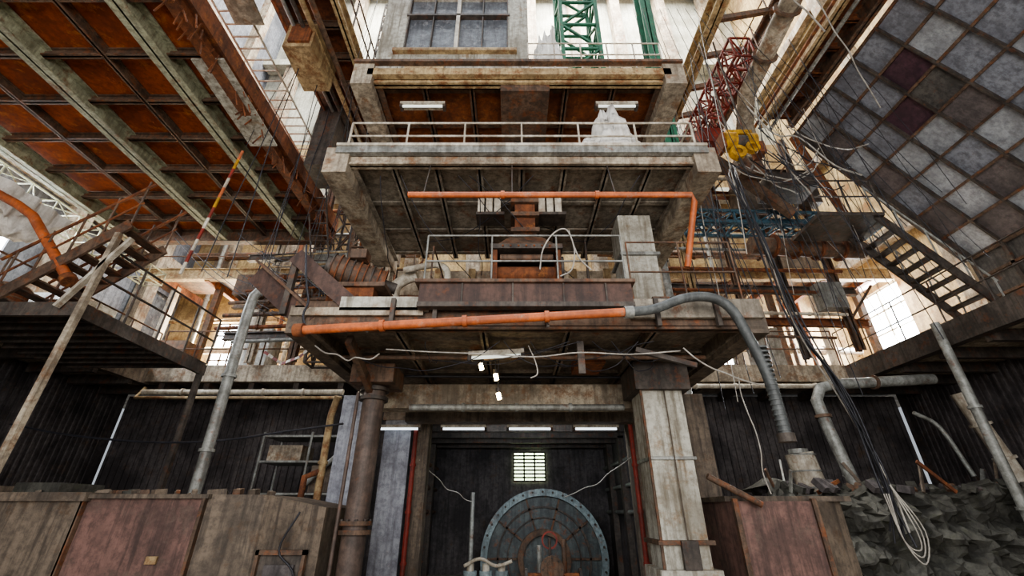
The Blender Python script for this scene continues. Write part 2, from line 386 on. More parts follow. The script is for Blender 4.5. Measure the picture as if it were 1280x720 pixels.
o.flpipe([(-2.3,5.6,3.45),(2.6,5.6,3.45)],.03,steelb,step=1); o.tube([(-2.3,6.6,3.48),(2.6,6.7,3.48)],.02,cabb,6)
o.box(-.3,.5,7.3,7.7,3.42,3.6,steel); o.box(.9,1.3,5.8,6.4,3.44,3.6,rust)
o.done()
o=M('header_beam'); o.box(-2.35,2.7,6.95,7.25,3.06,3.44,conc); o.box(-2.0,2.4,8.3,8.6,3.1,3.5,boxc); o.flpipe([(-1.6,6.85,3.05),(1.75,6.85,3.05)],.05,greyp,step=1); o.done()
o=deck('tower_platform.001',6.15,4.8,7.6,-2.55,2.85,.32,conc,under,under,8,3)
o.box(-2.75,-2.4,4.75,7.8,5.95,6.42,conc); o.box(2.68,3.02,4.75,7.8,5.95,6.42,conc)
o.box(-2.6,2.9,4.72,4.8,6.3,6.46,greyp); o.box(-2.6,2.9,4.7,4.8,6.42,6.47,whitep)
o.done()
o=deck('tower_platform.002',8.2,5.0,7.0,-2.5,2.75,.36,beige,rustq,steelb,6,2)
o.box(-2.75,-2.4,4.9,7.2,8.05,8.56,conc); o.box(2.62,2.98,4.9,7.2,8.05,8.56,conc)
o.box(-2.5,2.75,4.9,5.0,8.28,8.44,beige); o.box(-2.75,2.98,4.85,4.95,8.56,8.62,steelb); o.box(-.2,.65,5.05,6.2,8.05,8.2,steelb)
o.done()
o=M('tower_rear_wall')
o.box(-2.4,2.6,7.9,8.05,3.9,6.1,conc)
for x in (-1.6,-.9,1.2,1.9): o.box(x,x+.14,7.8,7.9,3.9,6.1,beige)
o.box(-1.4,-.6,7.7,7.8,4.3,5.2,steelb); o.box(1.1,1.7,7.7,7.8,4.1,4.9,steel); o.box(-2.4,2.6,7.75,7.9,5.3,5.45,rust)
o.done()
o=M('tower_rear_wall.001')
o.box(-2.4,2.6,7.5,7.65,6.5,8.05,rustq)
o.box(-2.4,2.6,7.42,7.5,6.5,7.3,rust)
for x in (-2.4,-1.2,1.3,2.4): o.box(x,x+.15,7.35,7.5,6.5,8.05,beige)
o.done()
for k,(x,y,z0,z1) in enumerate(((-2.55,7.6,3.9,5.95),(2.85,7.6,3.9,5.95),(-2.55,7.2,6.5,8.05),(2.8,7.2,6.5,8.05))):
    o=M('support_post'); o.ibeam((x,y,z0),(x,y,z1),.25,.25,conc); o.done()
o=M('feed_chute')
o.box(-.2,.65,6.3,6.9,6.5,8.05,beige); 
for z in (6.9,7.4,7.8): o.box(-.26,.71,6.24,6.96,z,z+.07,steelb)
for x in (-.1,.2,.5): o.box(x,x+.05,6.25,6.3,6.5,8.0,conc)
o.box(0,.45,6.2,6.3,7.0,7.35,rust)
o.done(.01)
o=M('rusty_hopper')
o.box(.02,.42,6.3,6.7,5.6,6.12,rust)
for z in (5.6,5.8,5.98): o.box(-.06,.5,6.22,6.78,z,z+.05,steelb)
def frus(o,x0,x1,y0,y1,z0,X0,X1,Y0,Y1,z1,m):
    o.add([(x0,y0,z0),(x1,y0,z0),(x1,y1,z0),(x0,y1,z0),(X0,Y0,z1),(X1,Y0,z1),(X1,Y1,z1),(X0,Y1,z1)],
          [(0,3,2,1),(4,5,6,7),(0,1,5,4),(1,2,6,5),(2,3,7,6),(3,0,4,7)],m)
frus(o,-.35,.8,5.9,7.0,5.3,.02,.42,6.3,6.7,5.6,steelb)
o.box(-.38,-.3,5.9,7.0,3.9,5.3,rust); o.box(.75,.83,5.9,7.0,3.9,5.3,rust); o.box(-.38,.83,6.9,7.0,3.9,5.3,rust)
o.box(-.42,.87,5.85,7.0,5.22,5.32,steel); o.box(-.1,.55,6.1,6.6,3.9,4.7,rust); o.cyl((-.3,6.2,4.85),(.75,6.2,4.85),.16,rust)
o.cyl((-.25,6.0,5.1),(.7,6.0,5.1),.07,steelb)
for s_ in (-.42,.83): o.cyl((s_,6.1,4.9),(s_+.05,6.1,4.9),.25,steel)
for i in range(7): o.cyl((-.2+i*.14,5.86,5.27),(-.2+i*.14,5.83,5.27),.02,rust,6)
for v in o.v:
    v.x=(v.x-.22)*.78+.2; v.y=(v.y-6.5)*.8+5.6; v.z=3.87+(v.z-3.9)*.75 if v.z<5.45 else 4.92+(v.z-5.3)*1.45
o.done()
for x0 in (-.54,.42):
    o=M('white_counterweight'); 
    for i in range(3): o.box(x0+i*.13,x0+i*.13+.1,5.45,5.7,5.75,6.12,whitep)
    o.box(x0-.02,x0+.42,5.42,5.73,5.7,5.75,steel)
    o.done()
o=M('electric_motor')
a=Vector((-2.45,5.1,4.55)); b=Vector((-1.8,5.35,4.42))
o.cyl(a,b,.2,steelb,20)
for i in range(9): c=a.lerp(b,i/8); o.cyl(c-(b-a)*.012,c+(b-a)*.012,.225,rust if i%3 else steel,20)
o.cyl(b,b+(b-a)*.25,.08,steel); o.cyl(a-(b-a)*.1,a,.15,steel)
o.box(-2.4,-1.8,5.0,5.5,3.87,4.22,rust); o.box(-2.5,-1.65,4.95,5.55,4.2,4.26,steelb); o.box(-2.2,-1.98,5.0,5.2,4.66,4.8,steelb)
o.done()
o=M('pump_unit')
o.box(-1.5,-.8,6.4,7.0,3.87,4.05,steelb); o.cyl((-1.4,6.7,4.3),(-.95,6.7,4.3),.22,greyp); o.cyl((-.95,6.7,4.3),(-.8,6.7,4.3),.12,steel); o.cyl((-1.15,6.7,4.4),(-1.15,6.7,5.0),.07,rust)
o.cyl((-1.15,6.7,4.95),(-1.15,6.7,5.0),.13,rust); o.tube([(-1.15,6.7,5.0),(-1.15,6.7,5.4),(-1.4,6.8,5.6),(-2.0,7,5.6)],.06,whitep,10,True); o.done()
o=M('control_box'); o.box(1.15,1.55,6.6,6.9,3.87,5.0,greyp); o.box(1.18,1.52,6.57,6.6,4.0,4.9,steelb); o.box(1.25,1.45,6.55,6.57,4.55,4.75,whitep); o.tube([(1.35,6.7,5.0),(1.35,6.7,6.1)],.025,steel,6); o.done()
o=M('winch_drum')
o.box(-1.9,-1.0,5.6,6.3,6.48,6.6,steelb)
for x in (-1.85,-1.1): o.box(x,x+.06,5.7,6.2,6.6,7.1,redp)
o.cyl((-1.8,5.95,6.95),(-1.1,5.95,6.95),.17,steelb); o.cyl((-1.0,5.95,6.95),(-.75,5.95,6.95),.13,greyp)
for i in range(12): o.cyl((-1.75+i*.052,5.95,6.95),(-1.72+i*.052,5.95,6.95),.18,steel,16)
o.done()
o=M('bracket_plate')
o.beam((-3.3,4.9,4.35),(-2.4,4.75,3.6),.06,.28,purp); o.beam((-3.3,4.9,4.5),(-2.4,4.75,3.75),.2,.03,steelb)
o.beam((-2.75,4.7,4.5),(-1.95,4.7,3.82),.05,.2,purp); o.beam((-2.75,4.75,4.45),(-2.75,4.75,3.7),.07,.07,steel)
o.done()
o=M('orange_pipe')
o.flpipe([(-2.35,4.45,3.38),(1.3,4.4,3.58)],.05,orange,step=1.2)
o.cyl((-2.4,4.45,3.38),(-2.3,4.45,3.385),.075,rust); o.cyl((1.25,4.4,3.575),(1.35,4.4,3.58),.07,greyp)
for x in (-1.6,.4): o.beam((x,4.45,3.42+.03*x),(x,4.75,3.6),.03,.03,steel)
o.done()
o=M('rubber_hose'); o.tube([(1.3,4.4,3.58),(1.6,4.4,3.62),(1.95,4.4,3.75),(2.25,4.4,3.76),(2.45,4.4,3.62),(2.57,4.4,3.25),(2.66,4.4,2.8),(2.67,4.4,2.25)],.055,hose,12,True,8)
for i in range(18): z=2.3+i*.05; o.cyl((2.665,4.4,z),(2.665,4.4,z+.02),.061,hose,12)
o.cyl((2.67,4.4,2.2),(2.67,4.4,2.28),.08,steel,12); o.done()
o=M('orange_pipe.001'); o.flpipe([(-1.4,4.6,5.4),(2.42,4.6,5.4),(2.45,4.62,5.3),(2.3,4.9,4.45)],.042,orange,step=1.5)
for x in (-1.2,0,1.4): o.tube([(x,4.6,5.4),(x,4.85,6.2)],.01,steel,5)
o.done()
o=M('platform_railing')
o.rail((-1.1,4.75,4.06),(1.42,4.75,4.06),.78,greyp,3,.013,2); o.rail((1.5,4.8,3.87),(2.85,4.8,3.87),.9,steelb,2,.012,2); o.rail((-1.05,4.9,3.87),(-1.05,7,3.87),.9,steelb,3,.012)
o.done()
o=M('platform_railing.001')
o.rail((-2.5,4.85,6.48),(2.8,4.85,6.48),.56,whitep,6,.017,2); o.rail((-2.5,4.85,6.48),(-2.6,7.4,6.48),.55,whitep,3); o.rail((2.8,4.85,6.48),(2.8,7.4,6.48),.55,whitep,3)
o.done()
o=M('platform_railing.002'); o.rail((.3,5.2,8.58),(2.8,5.2,8.58),1.0,whitep,5,.015,3); o.done()
def fluor(name,p,q,tm):
    o=M(name); p=Vector(p);q=Vector(q)
    o.beam(p,q,.16,.05,whitep); o.cyl(p.lerp(q,.03)-Vector((0,.03,.05)),p.lerp(q,.97)-Vector((0,.03,.05)),.022,tm,8)
    for t in (.02,.98): c=p.lerp(q,t); o.beam(c+Vector((0,0,.05)),c-Vector((0,0,.08)),.05,.12,steel)
    o.done()
fluor('fluorescent_lamp',(-2.0,5.4,8.1),(-1.2,5.4,8.1),tubeoff)
fluor('fluorescent_lamp',(1.5,5.4,8.1),(2.25,5.4,8.1),tubeoff)
for x in (-2.7,-1.4,-.1,1.2): fluor('fluorescent_lamp',(x,8.85,3.1),(x+.9,8.85,3.1),tubelow)
fluor('fluorescent_lamp',(-.55,5.3,3.38),(.15,5.3,3.42),tubeoff)
o=M('hanging_lamp')
for (x,z) in ((-.42,3.36),(-.22,3.22),(-.18,2.97)):
    o.cyl((x,5.6,z),(x+.02,5.6,z-.08),.03,tubeon,10); o.tube([(x,5.6,z),(x,5.6,3.5)],.006,cabb,5); o.cyl((x,5.6,z),(x,5.6,z+.06),.03,steel,8)
o.done()
o=M('control_cabin')
y=5.8
for a,b,c,d in ((-2.75,-2.3,8.58,12.8),(-.1,.25,8.58,12.8),(-2.3,-.1,8.58,10.3),(-2.3,-.1,12.2,12.8)): o.box(a,b,y,y+.1,c,d,concg)
o.box(-2.85,-2.75,y,y+1.2,8.58,12.8,concg); o.box(.25,.35,y,y+1.2,8.58,12.8,concg); o.box(-2.85,.35,y,y+1.2,12.8,12.9,concg); o.box(-2.3,-.1,y+.08,y+.1,10.3,12.2,glass)
for x in (-2.3,-1.75,-1.2,-.65,-.1): o.box(x-.012,x+.012,y-.02,y+.1,10.3,12.2,steel)
o.box(-1.24,-1.16,y-.03,y+.1,10.3,12.2,whitep)
for z in (10.3,11.5,12.2): o.box(-2.35,-.05,y-.03,y+.1,z-.03,z+.03,(whitep if z!=11.5 else steel))
o.box(-2.5,.1,y-.1,y,10.14,10.22,beige); o.box(-2.2,-1.4,y-.05,y,8.9,9.8,beige)
for z in (8.9,9.5): o.box(-.6,.2,y-.04,y,z,z+.05,steelb)
o.done()
def cloth(name,x0,x1,y0,y1,z0,z1,m,seed,peak=.5,ex=.35):
    o=M(name); n=30; vs=[];fs=[]
    for i in range(n+1):
        for j in range(n+1):
            u=i/n;v=j/n
            uu=u**(math.log(.5)/math.log(peak)) if 0<u<1 else u
            hgt=math.sin(math.pi*uu)**ex*math.sin(math.pi*v)**.3 if 0<u<1 and 0<v<1 else 0
            q=Vector((u*4+seed,v*4,seed)); f=mn_.noise(q)*.45+mn_.noise(q*2.7)*.35
            vs.append((x0+(x1-x0)*u+mn_.noise(q*1.7)*.1,y0+(y1-y0)*v+mn_.noise(q*2.1+Vector((9,0,0)))*.06,z0+(z1-z0)*hgt*(0.9+f)))
    for i in range(n):
        for j in range(n): a=i*(n+1)+j; fs.append((a,a+n+1,a+n+2,a+1))
    o.add(vs,fs,m,True); o.done()
cloth('tarpaulin_heap',1.35,2.0,4.95,5.6,6.48,7.65,whit,1)
cloth('tarpaulin_heap',1.05,2.2,4.92,5.7,6.48,7.15,whit,4)
cloth('tarpaulin_heap',.45,1.15,5.5,6.2,8.58,10.8,whit,2)
o=M('red_sheet'); o.box(-1.35,-.35,5.0,5.03,6.48,6.78,redp); o.box(-1.35,-.35,5.03,5.5,6.48,6.55,redp); o.done()
o=M('green_crane_girder'); o.lattice((1.65,7,8.6),(1.75,7,20),.9,.9,green,.09,12); o.done()
o=M('green_girder'); o.ibeam((3.6,7.3,8.7),(3.9,7.3,20),.3,.4,green); o.done()

# ---------------------------------------------------------------- tunnel with drum
o=M('tunnel')
o.box(-2.55,-2.02,9,9.5,0,3.25,concb); o.box(-1.95,-1.65,9,9.3,0,3.25,boxc); o.box(2.35,2.75,9,9.4,0,3.25,boxc); o.box(2.85,3.2,9,9.5,0,3.25,boxc)
o.box(-2.6,-2.4,9.5,15,0,3.5,concd); o.box(2.95,3.15,9.5,15,0,3.5,concd)
o.box(-2.6,3.2,9,15,3.55,3.7,concd); o.box(-2.6,3.2,8.95,9.2,3.25,3.7,underd)
for y in (10,11,12,13,14): o.box(-2.4,2.95,y,y+.15,3.35,3.55,steel)
for a,b,c,d in ((-2.4,.1,0,3.55),(1.0,2.95,0,3.55),(.1,1.0,0,2.45),(.1,1.0,3.25,3.55)): o.box(a,b,14.8,15,c,d,concd)
for z in (1.6,2.2,2.8): o.tube([(-2.35,9.5,z),(-2.35,14.7,z)],.05,steelb,8); o.tube([(2.9,9.5,z),(2.9,14.7,z)],.05,greyp,8)
for y in (10.5,12,13.5): o.box(-2.4,-2.25,y,y+.2,0,3.4,steel); o.box(2.8,2.95,y,y+.2,0,3.4,steel)
o.done()
window('window_7','Y',14.7,.05,1.05,2.45,3.3,3,8,steel,daygreen)
o=M('red_pipe'); o.flpipe([(-1.9,8.9,0),(-1.9,8.9,3.2)],.045,redp,step=1); o.done()
o=M('red_pipe'); o.flpipe([(2.35,8.9,0),(2.35,8.9,3.2)],.045,redp,step=1); o.done()
o=M('boiler_drum')
c=Vector((.85,13.4,.5))
o.cyl(c,c+Vector((0,1.0,0)),1.6,drumm,64)
def ring(o,c,r0,r1,y0,y1,m,n=64):
    vs=[];fs=[]
    for k in range(n):
        a=2*math.pi*k/n
        for (r,yy) in ((r0,y0),(r1,y0),(r1,y1),(r0,y1)): vs.append((c.x+r*math.cos(a),c.y+yy,c.z+r*math.sin(a)))
    for k in range(n):
        k2=(k+1)%n
        for j in range(4): j2=(j+1)%4; fs.append((k*4+j,k2*4+j,k2*4+j2,k*4+j2))
    o.add(vs,fs,m,False)
ring(o,c,1.5,1.68,-.14,.05,drumr); ring(o,c,1.2,1.25,-.05,.02,steel); ring(o,c,.55,.7,-.15,.02,steelb); ring(o,c,.95,.98,-.05,.02,steel)
for k in range(36):
    a=2*math.pi*k/36; p=c+Vector((1.6*math.cos(a),-.14,1.6*math.sin(a))); o.cyl(p,p-Vector((0,.06,0)),.03,steel,6)
for k in range(10):
    a=2*math.pi*k/10; o.beam(c+Vector((.7*math.cos(a),-.03,.7*math.sin(a))),c+Vector((1.5*math.cos(a),-.03,1.5*math.sin(a))),.04,.05,steelb)
o.done()
o=M('rusty_valve')
o.cyl((.75,10,0),(.75,10,.8),.1,rust); o.cyl((.75,9.9,.65),(.75,9.6,.65),.16,rust); o.cyl((.75,9.6,.65),(.75,9.55,.65),.22,steelb)
for k in range(8): a=k*math.pi/4; o.cyl((.75+.18*math.cos(a),9.55,.65+.18*math.sin(a)),(.75+.18*math.cos(a),9.52,.65+.18*math.sin(a)),.02,steel,6)
o.cyl((.3,10,.45),(1.3,10,.45),.1,rust); o.cyl((.3,10,.45),(.25,10,.45),.18,steel); o.cyl((1.3,10,.45),(1.35,10,.45),.18,steel); o.cyl((.75,10,.8),(.75,10,1.15),.03,steel); ring(o,Vector((.75,10,1.1)),.13,.16,-.02,.02,redp,20)
o.cyl((.55,10.2,0),(.55,10.2,1.0),.05,greyp); o.cyl((1.05,10.2,0),(1.05,10.2,1.1),.05,steelb)
o.done()
o=M('gas_cylinder'); 
for x in (-.8,-.5,-.2): o.cyl((x,9.8,0),(x,9.8,.6),.13,drumr); o.cyl((x,9.8,.6),(x,9.8,.72),.07,whitep)
o.tube([(-.9,9.6,.7),(-.6,9.55,.82),(-.3,9.6,.7),(0,9.55,.78)],.03,whitep,8,True); o.done()
o=M('grey_pipe.001'); o.tube([(-.9,11,0),(-.9,11,2.0)],.05,greyp); o.done()

# ---------------------------------------------------------------- left side objects
o=M('concrete_machine_base')
o.box(-8.5,-5.35,6,7.4,0,1.72,boxc); o.box(-8.55,-5.3,5.95,7.4,1.72,1.82,boxc)
o.box(-5.35,-3.85,6.06,7.4,0,1.75,pink); o.box(-5.35,-3.8,6.0,7.4,1.75,1.8,boxc)
o.add([(-3.85,6.06,0),(-3.2,6.25,0),(-3.2,6.25,1.8),(-3.85,6.06,1.8),(-3.85,7.4,0),(-3.2,7.4,0),(-3.2,7.4,1.8),(-3.85,7.4,1.8)],[(0,1,2,3),(3,2,6,7),(4,5,1,0),(1,5,6,2),(7,6,5,4)],boxc)
o.add([(-3.2,6.25,0),(-2.3,6.0,0),(-2.3,6.0,1.65),(-3.2,6.25,1.8),(-3.2,7.4,0),(-2.3,7.4,0),(-2.3,7.4,1.65),(-3.2,7.4,1.8)],[(0,1,2,3),(3,2,6,7),(1,5,6,2)],boxc)
o.box(-7.2,-6.2,5.9,6,.9,1.1,concd); o.box(-6.6,-6.0,6.3,7,1.82,1.95,rubble); o.box(-7.9,-7.0,6.5,7,1.82,1.92,boxc)
for x in (-5.35,-3.85): o.box(x-.02,x+.02,6.0,6.1,0,1.75,steelb)
o.box(-4.35,-4.22,6.03,6.07,1.05,1.13,beige)
for k in range(40):
    x=RR.uniform(-8,-3.4); y=RR.uniform(6.2,7.2); s_=RR.uniform(.03,.14); o.beam((x,y,1.83),(x+s_*2*RR.uniform(-1,1),y+s_,1.85),s_,s_*.7,RR.choice([rubble,boxc,steelb,boxc]))
o.tube([(-2.6,5.97,1.6),(-2.75,5.95,1.2),(-2.5,5.95,.9),(-2.4,5.95,0)],.012,cabb,6,True)
o.done()
o=M('steel_hatch'); o.box(-3.0,-2.45,6.0,6.1,.3,1.15,steel); o.box(-2.9,-2.55,5.97,6.0,.4,1.05,concd); o.box(-3.02,-2.98,5.95,6.02,.25,1.2,steelb); o.box(-2.47,-2.43,5.95,6.02,.25,1.2,steelb); o.box(-3.02,-2.43,5.95,6.02,1.15,1.2,steelb); o.done()
o=M('grey_pipe'); o.flpipe([(-5.0,7.55,0),(-5.05,7.55,5.0),(-5.0,7.5,5.3),(-4.8,7.5,5.6)],.09,greyp,step=1.5); o.done()
o=M('yellowed_pipe'); o.flpipe([(-3.1,7.7,0),(-3.15,7.7,3.1),(-3.05,7.6,3.4)],.06,beige,step=1); o.flpipe([(-3.15,7.7,2.2),(-3.35,7.6,2.1),(-3.35,7.6,1.7)],.05,rust); o.done()
o=M('access_staircase')
m=steelb
o.beam((-6.5,5.9,4.3),(-6.5,8.9,4.25),.06,.22,steel); o.beam((-9.3,5.9,4.3),(-6.5,5.9,4.3),.06,.22,steel); o.box(-9.3,-6.5,5.9,8.9,4.38,4.41,steel)
for i in range(10): o.beam((-9.3,6+i*.3,4.3),(-6.5,6+i*.3,4.3),.04,.1,steel)
o.rail((-6.5,5.95,4.4),(-6.5,8.9,4.4),1.0,steel,4)
for yy in (5.95,6.75):
    o.beam((-8.0,yy,4.5),(-6.4,yy,5.9),.04,.2,m); o.tube([(-8.2,yy,5.2),(-6.3,yy,6.75)],.025,rust,8); o.tube([(-8.1,yy,4.9),(-6.35,yy,6.35)],.018,rust,8)
    for i in range(5): x=-8+i*.4; z=4.5+i*.35; o.tube([(x,yy,z),(x,yy,z+.9)],.018,m,6)
for i in range(9): x=-7.95+i*.18; z=4.52+i*.16; o.box(x-.1,x+.12,5.95,6.75,z,z+.03,m)
o.beam((-6.45,5.8,0),(-6.35,5.8,5.6),.08,.08,conc); o.beam((-6.75,5.8,4.3),(-6.1,5.8,5.5),.08,.05,whitep)
o.beam((-6.5,8.8,0),(-6.5,8.8,4.3),.09,.09,steel)
o.done()
o=M('orange_pipe.002'); o.flpipe([(-9.4,6,6.75),(-8.6,6,6.35),(-8.2,6,6.1),(-7.0,6,4.85)],.075,orange); o.cyl((-7.05,6,4.9),(-6.97,6,4.82),.11,rust); o.done()
o=M('barrier_tape')
for i in range(12):
    a=Vector((-4.2,5,6.6)).lerp(Vector((-4.4,5,4.4)),i/12); b=Vector((-4.2,5,6.6)).lerp(Vector((-4.4,5,4.4)),(i+1)/12)
    o.beam(a,b,.035,.02,(orange,yellow,redp,whitep)[i%4] if i<8 else (redp,whitep)[i%2])
o.done()
o=M('barrier_tape.001')
P=[Vector((-5.4,9,4.7)),Vector((-4.9,8.9,4.4)),Vector((-4.4,8.6,4.45)),Vector((-4.1,8.5,4.7))]
for i in range(3):
    for k in range(4): o.beam(P[i].lerp(P[i+1],k/4),P[i].lerp(P[i+1],(k+1)/4),.01,.06,(redp,whitep)[k%2])
o.done()
cloth('plastic_sheeting',-10.6,-9.2,6,7.4,7.0,6.3,whit,5)
o=M('storage_rack')
for x in (-5.2,-4.2,-3.4): 
    for yy in (9.5,10.3): o.beam((x,yy,0),(x,yy,3.1),.04,.04,greyp)
for z in (1.9,2.5,3.0): o.box(-5.2,-3.4,9.5,10.3,z,z+.04,greyp)
o.box(-4.1,-3.45,9.55,10.2,1.95,2.45,boxc); o.box(-5.1,-4.4,9.6,10.2,2.55,2.85,conc); o.tube([(-4.1,9.4,2.1),(-3.5,9.4,2.7)],.05,greyp); o.done()
o=M('gallery_cabinet'); o.box(-11.8,-10.6,9.5,10.6,4.9,6.4,greyp); o.box(-10.6,-10.57,9.6,10.0,5.1,6.2,steelb); o.box(-10.6,-10.57,10.1,10.5,5.1,6.2,steelb); o.done()
o=M('steel_barrel')
for (x,y) in ((-10.4,8.0),(-10.2,8.8)):
    o.cyl((x,y,4.9),(x,y,5.75),.29,rust,20)
    for z in (4.95,5.2,5.48,5.73): o.cyl((x,y,z),(x,y,z+.025),.31,steelb,20)
o.done()

# ---------------------------------------------------------------- right side objects
o=M('concrete_plinth')
o.box(2.75,3.75,6,7.3,0,1.72,pink); o.add([(3.75,6.0,0),(4.25,6.25,0),(4.25,6.25,1.72),(3.75,6.0,1.72),(3.75,7.3,0),(4.25,7.3,0),(4.25,7.3,1.72),(3.75,7.3,1.72)],[(0,1,2,3),(3,2,6,7),(1,5,6,2),(4,7,6,5)],boxc)
o.box(2.7,4.3,6.1,7.3,1.72,1.78,boxc); o.box(2.74,2.8,5.97,6.02,0,1.75,steelb); o.box(3.72,3.78,5.97,6.02,0,1.75,steelb); o.done()
o=M('rubble_heap'); n=90; mrows=28; vs=[];fs=[]
rr=random.Random(3)
for i in range(n+1):
    for j in range(mrows+1):
        x=4.4+6.4*i/n; v=j/mrows; z=1.95*v+(.12*math.sin(x*3.1)+.08*math.sin(x*7))*v
        q=mn_.noise(Vector((x*1.3,z*1.6,0)))*.35+mn_.noise(Vector((x*4,z*4.5,3)))*.28+mn_.noise(Vector((x*11,z*12,3)))*.16
        vs.append((x,7.5+.9*v+q,max(0,z+(.08*mn_.noise(Vector((x*7,z*7,8))) if j else 0))))
for i in range(n+1):
    x=4.4+6.4*i/n; vs.append((x,9.6,1.95))
for i in range(n):
    for j in range(mrows): a=i*(mrows+1)+j; fs.append((a,a+mrows+1,a+mrows+2,a+1))
    k=(n+1)*(mrows+1); fs.append((i*(mrows+1)+mrows,(i+1)*(mrows+1)+mrows,k+i+1,k+i))
o.add(vs,fs,rubble,False)
for i in range(130):
    x=rr.uniform(4.5,10.6);yv=rr.uniform(8.2,9.4);s_=rr.uniform(.04,.17); o.beam((x,yv,1.93),(x+s_*rr.uniform(-1,1),yv+s_,1.96+s_*rr.random()),s_,s_*.7,rr.choice([rubble,steelb,rubble,concd]))
for i in range(14):
    x=rr.uniform(4.6,10.2);yv=rr.uniform(8.0,9.0); o.beam((x,yv,1.9),(x+rr.uniform(-.6,.6),yv+rr.uniform(-.2,.4),2.0+rr.uniform(0,.5)),.03,.06,rr.choice([steelb,greyp,boxc,rust]))
o.done()
o=M('bent_pipe'); o.flpipe([(8.9,9,4.1),(6.75,9,3.98),(6.45,9,3.9),(6.3,9,3.65),(6.35,9,3.1),(6.55,9,1.8)],.11,greyp,n=14)
for p,q in (((7.6,9,4.03),(7.65,9,4.03)),((6.33,9,3.3),(6.33,9,3.36))): o.cyl(p,q,.15,steelb)
o.done()
o=M('white_tank'); o.cyl((5.9,9.3,1.9),(5.8,9.3,2.65),.26,whitep,20); o.cyl((5.8,9.3,2.65),(5.8,9.3,2.73),.18,greyp,20)
for z in (2.0,2.3,2.6): o.cyl((5.88-.1*(z-2),9.3,z),(5.88-.1*(z-2),9.3,z+.03),.275,greyp,20)
o.done()
o=M('inclined_pipe'); o.flpipe([(9.3,9,3.8),(9.75,9,1.9)],.14,whitep,step=.8); o.tube([(8.2,9,3.4),(8.6,9,3.1),(8.75,8.9,2.2)],.04,greyp,8,True); o.done()
o=M('support_pipe'); o.flpipe([(8.45,8,4.95),(8.45,8,0)],.08,greyp,step=1.7); o.done()
o=M('metal_staircase')
for yy in (7.6,8.4):
    o.beam((7.9,yy,7.3),(9.7,yy,4.95),.04,.2,steel); o.tube([(7.9,yy,8.1),(9.7,yy,5.7)],.022,greyp,6)
    for i in range(5): x=7.9+i*.44; z=7.3-i*.59; o.tube([(x,yy,z),(x,yy,z+.85)],.018,greyp,6)
for i in range(11): x=8+i*.165; z=7.15-i*.22; o.box(x-.1,x+.1,7.6,8.4,z,z+.03,steel)
o.box(6.6,8.0,7.5,8.5,7.25,7.33,steel); o.rail((6.6,7.5,7.3),(8,7.5,7.3),.9,steel,2)
o.done()
o=M('sloped_sheet_cladding')
A=Vector((8.3,0,11.4)); B=Vector((11.25,0,7.1)); nu=7; ys=[2.2+.76*i for i in range(10)]
S=(B-A).normalized(); nrm=Vector((-S.z,0,S.x))
for i in range(nu):
    for j in range(len(ys)-1):
        a=A.lerp(B,i/nu); b=A.lerp(B,(i+1)/nu); y0,y1=ys[j],ys[j+1]
        rv=R.random(); mm=paneld if (i,j) in((1,5),(2,6),(4,3)) else (panel2 if rv<.4 else panel if rv<.85 else panel3)
        if i>=5 and rv>.45: mm=panel3
        if (i,j)==(2,5): mm=paneldk
        off=nrm*R.uniform(-.015,.015)
        o.add([a+off+Vector((0,y0,0)),b+off+Vector((0,y0,0)),b+off+Vector((0,y1,0)),a+off+Vector((0,y1,0))],[(0,1,2,3)],mm)
for i in range(nu+1):
    a=A.lerp(B,i/nu)-Vector((.04,0,.03)); o.beam(a+Vector((0,ys[0],0)),a+Vector((0,ys[-1],0)),.06,.07,steelb,up=tuple(nrm))
for y in ys: o.beam(A+Vector((-.04,y,-.03)),B+Vector((-.04,y,-.03)),.045,.08,steel)
o.beam(A+Vector((-.1,ys[-1],-.05)),B+Vector((-.1,ys[-1],-.05)),.15,.2,steel)
for j in range(len(ys)-1):
    for k in range(4):
        z=7.1-.55*k; o.add([(11.25,ys[j],z),(11.25,ys[j],z-.55),(11.25,ys[j+1],z-.55),(11.25,ys[j+1],z)],[(0,1,2,3)],paneldk if R.random()<.75 else panel3)
for k in range(5): o.beam((11.2,ys[0],7.1-.54*k),(11.2,ys[-1],7.1-.54*k),.06,.06,steelb)
for y in ys: o.beam((11.2,y,7.1),(11.2,y,4.92),.06,.08,steel)
o.done()
o=M('overhead_girder')
o.box(7.1,7.9,3,8.8,11.7,11.8,rust); o.ibeam((7.1,3,11.5),(7.1,8.8,11.5),.2,.45,beige); o.ibeam((7.9,3,11.5),(7.9,8.8,11.5),.2,.45,steelb)
for i in range(9): o.ibeam((7.1,3.2+i*.68,11.6),(7.9,3.2+i*.68,11.6),.1,.2,rust)
o.tube([(7.3,3,11.2),(7.3,8.8,11.2)],.05,greyp,8); o.tube([(6.9,3,11.3),(6.85,8.8,11.25)],.04,rust,8)
o.done()
o=M('ventilation_duct'); o.flpipe([(6.0,3.5,11.6),(6.2,7.8,11.4),(6.4,8.5,11.0),(6.5,8.7,10.2)],.22,conc,steelb,n=18,step=1.1); o.done()
o=M('crane_rail'); o.ibeam((5.0,3,12.6),(5.0,12,12.6),.3,.5,beige); o.ibeam((6.9,3,13.2),(6.9,12,13.2),.3,.5,steelb); o.rail((6.5,3,12.4),(6.5,10,12.4),1.0,steelb,10)
for i in range(8): o.beam((5,3.5+i,12.5),(6.9,3.5+i,13),.1,.16,steelb)
o.done()
o=M('red_lattice_girder'); o.lattice((5.75,6.8,11.9),(5.7,10.2,11.9),.5,.7,redp,.06,9); o.box(5.4,6.1,9.0,10.2,11.0,11.5,redp); o.done()
o=M('blue_truss_beam'); o.lattice((4.5,9,8.15),(9.1,9,8.0),.6,.34,blue,.06,9); o.box(4.5,9.1,8.75,8.8,7.98,8.06,blue); o.done()
